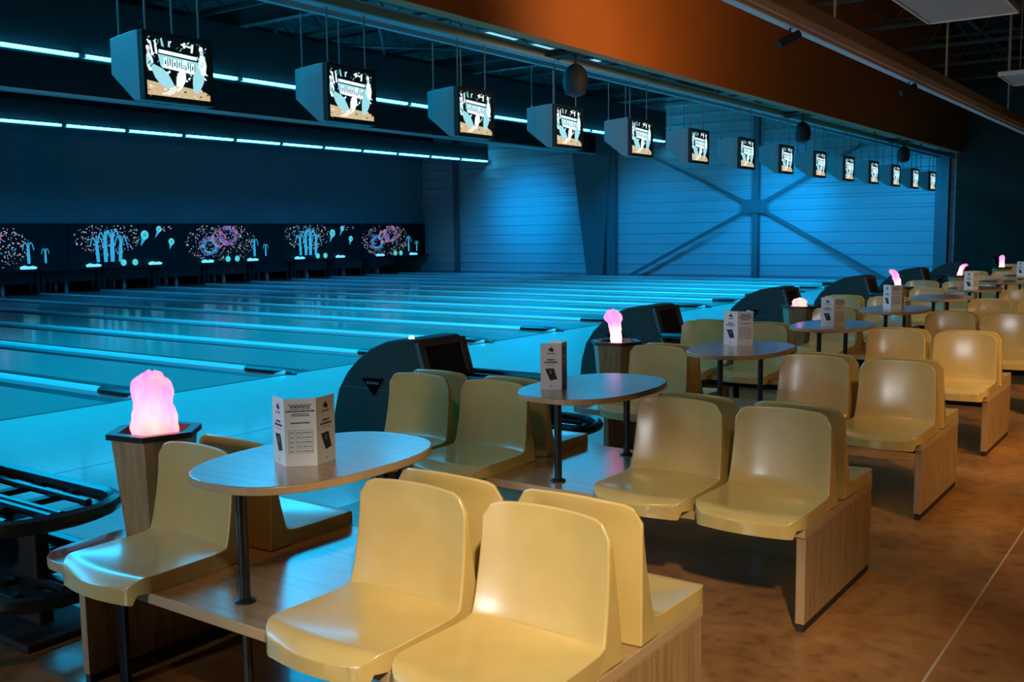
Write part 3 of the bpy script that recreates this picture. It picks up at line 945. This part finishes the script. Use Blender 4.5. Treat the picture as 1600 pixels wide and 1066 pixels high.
# table card: folded leaflet standing on its edge, wings bent back
def make_card(a1, a2):
    w, H, T = .092, .203, .0011
    t = empty('table_card')
    def page(ang, side, name, ink):
        bm = BM()
        box(bm, 0, w * side if side > 0 else 0, -T / 2, T / 2, 0, H) if side > 0 else box(bm, -w, 0, -T / 2, T / 2, 0, H)
        x0 = 0 if side > 0 else -w
        ink(bm, x0)
        return build(name, bm, [M['paper'], M['ink'], M['inkgrey']], t)
    def r(bm, x0, x1, z0, z1, mi):
        for yy in (-T / 2 - .0004, T / 2 + .0004):
            bm.faces.new([bm.verts.new(p) for p in ((x0, yy, z0), (x1, yy, z0), (x1, yy, z1), (x0, yy, z1))]).material_index = mi
    def poly(bm, pts, mi, d=0):
        for yy in (-T / 2 - .0005 - d, T / 2 + .0005 + d):
            bm.faces.new([bm.verts.new((a, yy, c)) for a, c in pts]).material_index = mi
    def words(bm, xa, xb, z, h, mi, rnd):
        x = xa
        while x < xb:
            l = rnd.uniform(.004, .011)
            r(bm, x, min(xb, x + l), z, z + h, mi)
            x += l + .0016
    def main(bm, x0):
        rnd = random.Random(5)
        c = x0 + w / 2
        for z, l, mi in ((.182, .034, 2), (.176, .028, 1), (.170, .030, 2), (.163, .042, 1), (.155, .024, 2), (.150, .026, 2), (.128, .028, 1)):
            words(bm, c - l, c + l, z, .0035 if mi == 2 else .0042, mi, rnd)
        X0, X1, Z0, Z1 = x0 + .010, x0 + w - .012, .038, .108
        for i in range(6):
            z = Z0 + (Z1 - Z0) * i / 5
            r(bm, X0, X1, z, z + .0009, 2)
        for q in (0, .3, .55, .78, 1):
            xx = X0 + (X1 - X0) * q
            r(bm, xx, xx + .0009, Z0, Z1, 2)
        for i in range(5):
            for q in (0, .3, .55, .78):
                z = Z0 + .005 + (Z1 - Z0) * i / 5
                xa = X0 + (X1 - X0) * q + .003
                words(bm, xa, xa + .013, z, .0035, 2, rnd)
    def wing(bm, x0):
        rnd = random.Random(9)
        c = x0 + w / 2
        poly(bm, [(c - .012, .172), (c - .006, .184), (c - .002, .180), (c + .003, .190), (c + .006, .181), (c + .013, .174), (c + .008, .165), (c - .002, .168)], 1)
        words(bm, c - .018, c + .018, .156, .004, 1, rnd)
        words(bm, c - .016, c + .016, .128, .006, 1, rnd)
        words(bm, c - .028, c + .028, .117, .0065, 1, rnd)
        words(bm, c - .02, c + .02, .108, .002, 2, rnd)
        poly(bm, [(c - .026, .092), (c + .012, .094), (c + .026, .046), (c - .004, .040)], 1)
        poly(bm, [(c - .008, .084), (c + .004, .086), (c + .002, .070), (c - .004, .066)], 2, .0003)
        r(bm, c - .004, c + .004, .014, .018, 2)
    p0 = page(0, 1, 'front_page', main)
    p0.location = (-w / 2, 0, 0)
    p1 = page(0, 1, 'wing_page', wing)
    p1.location = (w / 2, 0, 0); p1.rotation_euler = (0, 0, a1)
    p2 = page(0, -1, 'wing_page', wing)
    p2.location = (-w / 2, 0, 0); p2.rotation_euler = (0, 0, -a2)
    return t

# glowing silk flame lamps on hexagonal pedestals
def make_lamp():
    t = empty('flame_lamp')
    def hexa(r, a0=0.0):
        return [(r * K(a0 + PI / 3 * i), r * S(a0 + PI / 3 * i)) for i in range(6)]
    A0 = .18
    bm = BM()
    lo = [bm.verts.new((a, c, 0)) for a, c in hexa(.118, A0)]; hi = [bm.verts.new((a, c, .352)) for a, c in hexa(.152, A0)]
    for i in range(6):
        bm.faces.new((lo[i], lo[(i + 1) % 6], hi[(i + 1) % 6], hi[i]))
    bm.faces.new(lo)
    build('pedestal', bm, M['laminate_v'], t, bevel=.002)
    bm = BM()
    O0, O1, I1, I0 = [[bm.verts.new((a, c, z)) for a, c in hexa(r, A0)] for r, z in ((.170, .350), (.170, .370), (.130, .370), (.120, .330))]
    for P, Q in ((O0, O1), (O1, I1), (I1, I0)):
        for i in range(6):
            bm.faces.new((P[i], P[(i + 1) % 6], Q[(i + 1) % 6], Q[i]))
    bm.faces.new(O0[::-1]) if False else None
    build('top_frame', bm, M['black'], t, bevel=.002)
    bm = BM()
    v = [bm.verts.new((a, c, .335)) for a, c in hexa(.125, A0)]
    bm.faces.new(v)
    build('bowl', bm, M['liner'], t)
    return t
def make_flame(r0, r1, h, bx, by, seed, head=0.0, droop=0.0):
    rnd = random.Random(seed)
    NA, NH = 40, 26
    bm = BM()
    rows = []
    ph = [rnd.uniform(0, 6.28) for _ in range(6)]
    for j in range(NH + 1):
        t = j / NH
        r = r0 + (r1 - r0) * S(t * PI / 2)
        if head: r += head * math.exp(-((t - .82) / .16) ** 2)
        if t > .86: r *= math.sqrt(max(.05, 1 - ((t - .86) / .14) ** 2 * .92))
        r *= 1 - .16 * t if seed == 1 else 1
        row = []
        for i in range(NA):
            a = 2 * PI * i / NA
            rr = r * (1 + .07 * S(5 * a + ph[0] + 4 * t) + .06 * S(9 * a + ph[1] - 7 * t) + .05 * S(13 * a + ph[2] + 13 * t) + .05 * S(2 * a + 14 * t + ph[3]) + .04 * S(6 * a + 23 * t))
            z = h * t + .007 * t * S(2 * a + ph[4]) + .006 * t * S(7 * a + ph[5]) + .004 * t * S(15 * a) - droop * max(0, t - .6) ** 2 * (1.0)
            row.append(bm.verts.new((rr * K(a) + bx * t ** 2.2, rr * S(a) + by * t ** 2.2, z)))
        rows.append(row)
    for A, B in zip(rows, rows[1:]):
        for i in range(NA):
            bm.faces.new((A[i], A[(i + 1) % NA], B[(i + 1) % NA], B[i]))
    bm.faces.new(rows[-1])
    return bm

def point_light(name, loc, col, e, r=.03):
    l = bpy.data.lights.new(name, 'POINT'); l.color = col; l.energy = e; l.shadow_soft_size = r
    o = bpy.data.objects.new(name, l); COL.objects.link(o); o.location = loc
    return o

# ------------------------------------------------------------------ fill the room with benches, tables, chairs
NB = 12
CARDS = {0: (-1.045, -.735, .18, .95, 1.15), 1: (-1.18, .93, 1.27, 1.2, 1.28), 2: (-1.135, 2.86, .0, 1.75, .72), 3: (-1.02, 4.28, .25, 1.9, .9), 4: (-1.087, 6.03, .0, 1.0, 1.2), 6: (-1.03, 9.05, .5, 1.2, 1.2), 8: (-1.05, 12.6, .3, 1.1, 1.2)}
FL = {0: (.078, .072, .225, -.015, .0, 1, 0, 0), 2: (.032, .036, .215, -.02, -.02, 2, .016, 0), 4: (.062, .060, .085, .0, .0, 3, 0, 0), 6: (.032, .040, .22, -.07, -.04, 4, .002, 0), 8: (.032, .030, .22, .08, .06, 5, .008, .3), 10: (.042, .036, .22, .0, .0, 6, .004, 0)}
for k in range(NB):
    yb = B0 + PB * k
    src = benchB if k % 2 else benchA
    bn = src if k < 2 else copy_tree(src)
    bn.location = (0, yb, 0)
    nm = ORD[k]
    what = 'with a glowing lamp at its lane end' if k % 2 == 0 else 'with four chairs on each side'
    tag(bn, '%s long wooden bench from the camera, %s' % (nm, what), 'bench', 'wooden benches in a row')
    tb = table0 if k == 0 else copy_tree(table0)
    tb.location = (-1.108, yb, 0)
    tag(tb, 'oval beech laminate table on two black poles standing on the %s bench' % nm, 'table', 'oval tables on the benches')
    tb.children[0].name  # keep
    xs = [(-.210, 'aisle end'), (-.652, 'aisle side of table'), (-1.605, 'lane side of table')]
    if k % 2: xs.append((-2.065, 'lane end, outermost'))
    for (x, pos) in xs:
        put_chair(x, yb - .262, ZB, 0, 'tan chair facing the camera, %s bench, %s' % (nm, pos), 'chairs facing the camera')
    for (x, pos) in xs:
        put_chair(x, yb + .262, ZB, PI, 'tan chair facing away, back row of the %s bench, %s' % (nm, pos), 'chairs facing away')
    if k % 2 == 0:
        lp = make_lamp()
        lp.location = (-1.945, yb + .005, ZB)
        shape = {0: 'broad pink flame', 2: 'tall narrow pink flame with bulging head', 4: 'low crumpled pink flame', 6: 'pink flame leaning toward the lanes', 8: 'thin flame bending over at the top', 10: 'short upright pale flame'}[k]
        tag(lp, 'hexagonal pedestal lamp, %s, %s bench' % (shape, nm), 'lamp', 'flame lamps on the benches')
        build('silk_flame', make_flame(*FL[k]), M['silk'], lp, smooth=True, loc=(0, 0, .345), angle=3)
        point_light('flame_bulb', (-1.945, yb + .005, ZB + .385), (1, .32, .10), .45, .02)
        point_light('flame_bulb', (-1.945, yb + .005, ZB + .45), (1, .25, .8), .25, .02)
    if k in CARDS:
        cx, cy, rz, a1, a2 = CARDS[k]
        c = make_card(a1, a2)
        c.location = (cx, cy, .7572)
        c.rotation_euler = (0, 0, .62 + rz)
        tag(c, 'folded white menu card standing on the table of the %s bench' % nm, 'menu card', 'menu cards on the tables')

# ------------------------------------------------------------------ above the aisle
t = empty('cable_tray', (-1.5, 0, 2.97), label='long suspended cable tray with pale rails running before the orange bulkhead', cat='cable tray')
bm = box(BM(), -.05, .0, -3, 24.2, -.06, -.045); box(bm, -.07, -.05, -3, 24.2, -.06, .0)
build('pale_rail', bm, M['tray'], t)
bm = box(BM(), .03, .05, -3, 24.2, .02, .13)
build('tan_channel', bm, M['traywood'], t)
bm = box(BM(), -.01, .03, -3, 24.2, -.03, .03)
build('cable_bundle', bm, M['tray'], t)
for y in (1.5, 5.4, 9.3, 13.2, 17.1):
    bm = tube(BM(), [(.04, y, .12), (.04, y, 2.9)], .012, 6)
    build('hanger', bm, M['traywood'], t)
for y, w in ((4.6, 'nearer'), (8.0, 'farther')):
    t = empty('track_spotlight', (-1.53, y, 2.90), label='small black spotlight under the pale cable tray, %s one' % w, cat='spotlight', group='spotlights under the tray')
    bm = tube(BM(), [(0, 0, .01), (.0, -.02, -.05)], .008, 6); build('bracket', bm, M['blackmatt'], t)
    bm = tube(BM(), [(.05, .05, -.03), (-.06, -.07, -.11)], .032, 12); build('lamp_head', bm, M['blackmatt'], t)
def hung_panel(x0, x1, y0, y1, z, lab):
    t = empty('hanging_panel', ((x0 + x1) / 2, (y0 + y1) / 2, z), label=lab, cat='ceiling panel', group='hanging panels above the aisle')
    a, c = (x1 - x0) / 2, (y1 - y0) / 2
    bm = box(BM(), -a, a, -c, c, 0, .03); build('panel', bm, M['ceilpanel'], t)
    bm = box(BM(), -a - .02, -a, -c, c, -.01, .04); box(bm, a, a + .02, -c, c, -.01, .04); box(bm, -a, a, -c - .02, -c, -.01, .04); box(bm, -a, a, c, c + .02, -.01, .04)
    build('frame', bm, M['tray'], t)
    for s in (-1, 1):
        for q in (-1, 1):
            bm = tube(BM(), [(s * a * .8, q * c * .8, .03), (s * a * .8, q * c * .8, 2.7)], .006, 5); build('hanging_wire', bm, M['steel'], t)
hung_panel(-1.02, -.34, 5.35, 6.6, 3.2, 'pale hanging ceiling panel at the top picture edge, nearer of two')
hung_panel(-1.09, -.35, 10.3, 11.3, 3.2, 'pale hanging ceiling panel beyond the first, over the aisle')

# ------------------------------------------------------------------ lights
def area(name, loc, rot, sx, sy, col, e, spread=PI):
    l = bpy.data.lights.new(name, 'AREA'); l.shape = 'RECTANGLE'; l.size = sx; l.size_y = sy; l.color = col; l.energy = e; l.spread = spread
    o = bpy.data.objects.new(name, l); COL.objects.link(o); o.location = loc; o.rotation_euler = rot
    return o
def spot(name, loc, target, col, e, ang=60, blend=.6, r=.12):
    l = bpy.data.lights.new(name, 'SPOT'); l.color = col; l.energy = e; l.spot_size = math.radians(ang); l.spot_blend = blend; l.shadow_soft_size = r
    o = bpy.data.objects.new(name, l); COL.objects.link(o); o.location = loc
    d = Vector(target) - Vector(loc)
    o.rotation_euler = d.to_track_quat('-Z', 'Y').to_euler()
    return o
BLUE = (.0, .52, 1.0)
DEEP = (.0, .37, 1.0)
WARM = (1.0, .64, .28)
LS = dict(blue=1.0, warm=1.0)
# blue floods over the approach and lanes
for y in (0, 5.5, 11, 16.5):
    area('blue_flood', (-7.2, y, 5.0), (0, 0, 0), 1.0, 4.2, BLUE, 118, math.radians(105))
    area('blue_flood', (-11.6, y, 4.0), (0, 0, 0), 1.6, 4.2, BLUE, 215, math.radians(125))
area('blue_flood', (-10.2, 6.5, 4.9), (0, math.radians(-44), 0), 1.4, 27, BLUE, 900, math.radians(130))
area('blue_flood', (-10, 21.5, 4.4), (0, 0, 0), 6.0, 2.0, BLUE, 150, math.radians(85))
area('blue_flood', (-20, 15, 3.8), (0, 0, 0), 1.5, 16.0, DEEP, 250, math.radians(150))
for x in (-19.0, -14.0, -9.7, -6.5):
    spot('blue_wall_wash', (x, 22.0, 3.2), (x, YW, .8), DEEP, 470, 76, 1.0, .3)
spot('blue_wall_wash', (-8.6, 23.0, 2.6), (-9.9, YW, 2.1), DEEP, 380, 66, 1.0, .3)
spot('blue_wall_wash', (-19.0, 23.0, 2.6), (-18.9, YW, 2.2), DEEP, 320, 64, 1.0, .3)
spot('blue_monitor_wash', (-6.0, -4.2, 3.2), (-5.1, 1.5, 2.6), (0, .5, 1), 420, 34, .8, .2)
# warm spots over the aisle
spot('aisle_spot', (1.75, -2.9, 3.2), (.12, -.72, .4), (1, .82, .56), 820, 37, .8, .10)
for (p, tg, e, a_) in (((1.6, .6, 3.1), (.7, 2.0, .3), 75, 66), ((1.5, 3.6, 3.1), (.6, 4.6, .4), 260, 58),
                       ((1.4, 7.0, 3.1), (.1, 7.8, .4), 200, 80), ((1.2, 11, 3.1), (-.2, 12, .4), 180, 85), ((1.2, 15.5, 3.1), (-.4, 16.5, .4), 160, 85), ((2.9, .6, 3.1), (1.7, 3.2, 0), 520, 66)):
    spot('aisle_spot', p, tg, WARM, e, a_, .8, .10)
for y in (-.9, 2.2, 5.6, 9.2, 13.0, 17.0):  # added warm fills at tray height, brown tone on the lane-side chairs
    spot('bench_warm_fill', (-1.5, y, 2.9), (-1.75, y + 1.1, .4), (1.0, .50, .18), 36, 105, 1.0, .1)
area('chair_highlight_fill', (-2.2, -6.6, 1.4), (math.radians(90), 0, math.radians(-8)), .5, 1.6, (.9, .95, 1), 27, math.radians(100))  # added unseen area light behind the camera, puts highlights on the chair backs
spot('tray_fill', (.3, -3.2, 1.9), (-1.5, 7.5, 3.2), (1, .74, .52), 170, 34, 1.0, .1)  # added unseen fill spot, brightens the tray rails and hanging panels
spot('bulkhead_spot', (-1.8, 5.9, 3.0), (-4.4, 7.2, 4.2), (1, .68, .36), 200, 120, 1.0, .15)
spot('bulkhead_spot', (-1.2, 1.0, 3.0), (-4.4, 4.2, 4.2), (1, .66, .34), 90, 110, 1.0, .15)
W = bpy.data.worlds.new('room'); SC.world = W; W.use_nodes = True
W.node_tree.nodes['Background'].inputs[0].default_value = (.10, .14, .18, 1)
W.node_tree.nodes['Background'].inputs[1].default_value = .10

# ------------------------------------------------------------------ camera
cd = bpy.data.cameras.new('camera')
cd.sensor_width = 36.0
cd.lens = 1557.944 / 1600 * 36.0
cd.clip_end = 100
cam = bpy.data.objects.new('camera', cd); COL.objects.link(cam)
Rv = Vector((.81515664, .57912034, -.01180192)); Uv = Vector((-.05296631, .09481269, .99408507)); Fv = Vector((-.57681386, .80970994, -.10796106))
m3 = Matrix((Rv, Uv, -Fv)).transposed()
cam.matrix_world = Matrix.Translation((1.151328, -2.735503, 1.438792)) @ m3.to_4x4()
SC.camera = cam
SC.view_settings.view_transform = 'Standard'
SC.view_settings.look = 'None'
SC.view_settings.gamma = 1
SC.view_settings.exposure = 0
SC.cycles.use_denoising = True
SC.cycles.max_bounces = 6
SC.cycles.sample_clamp_indirect = 4
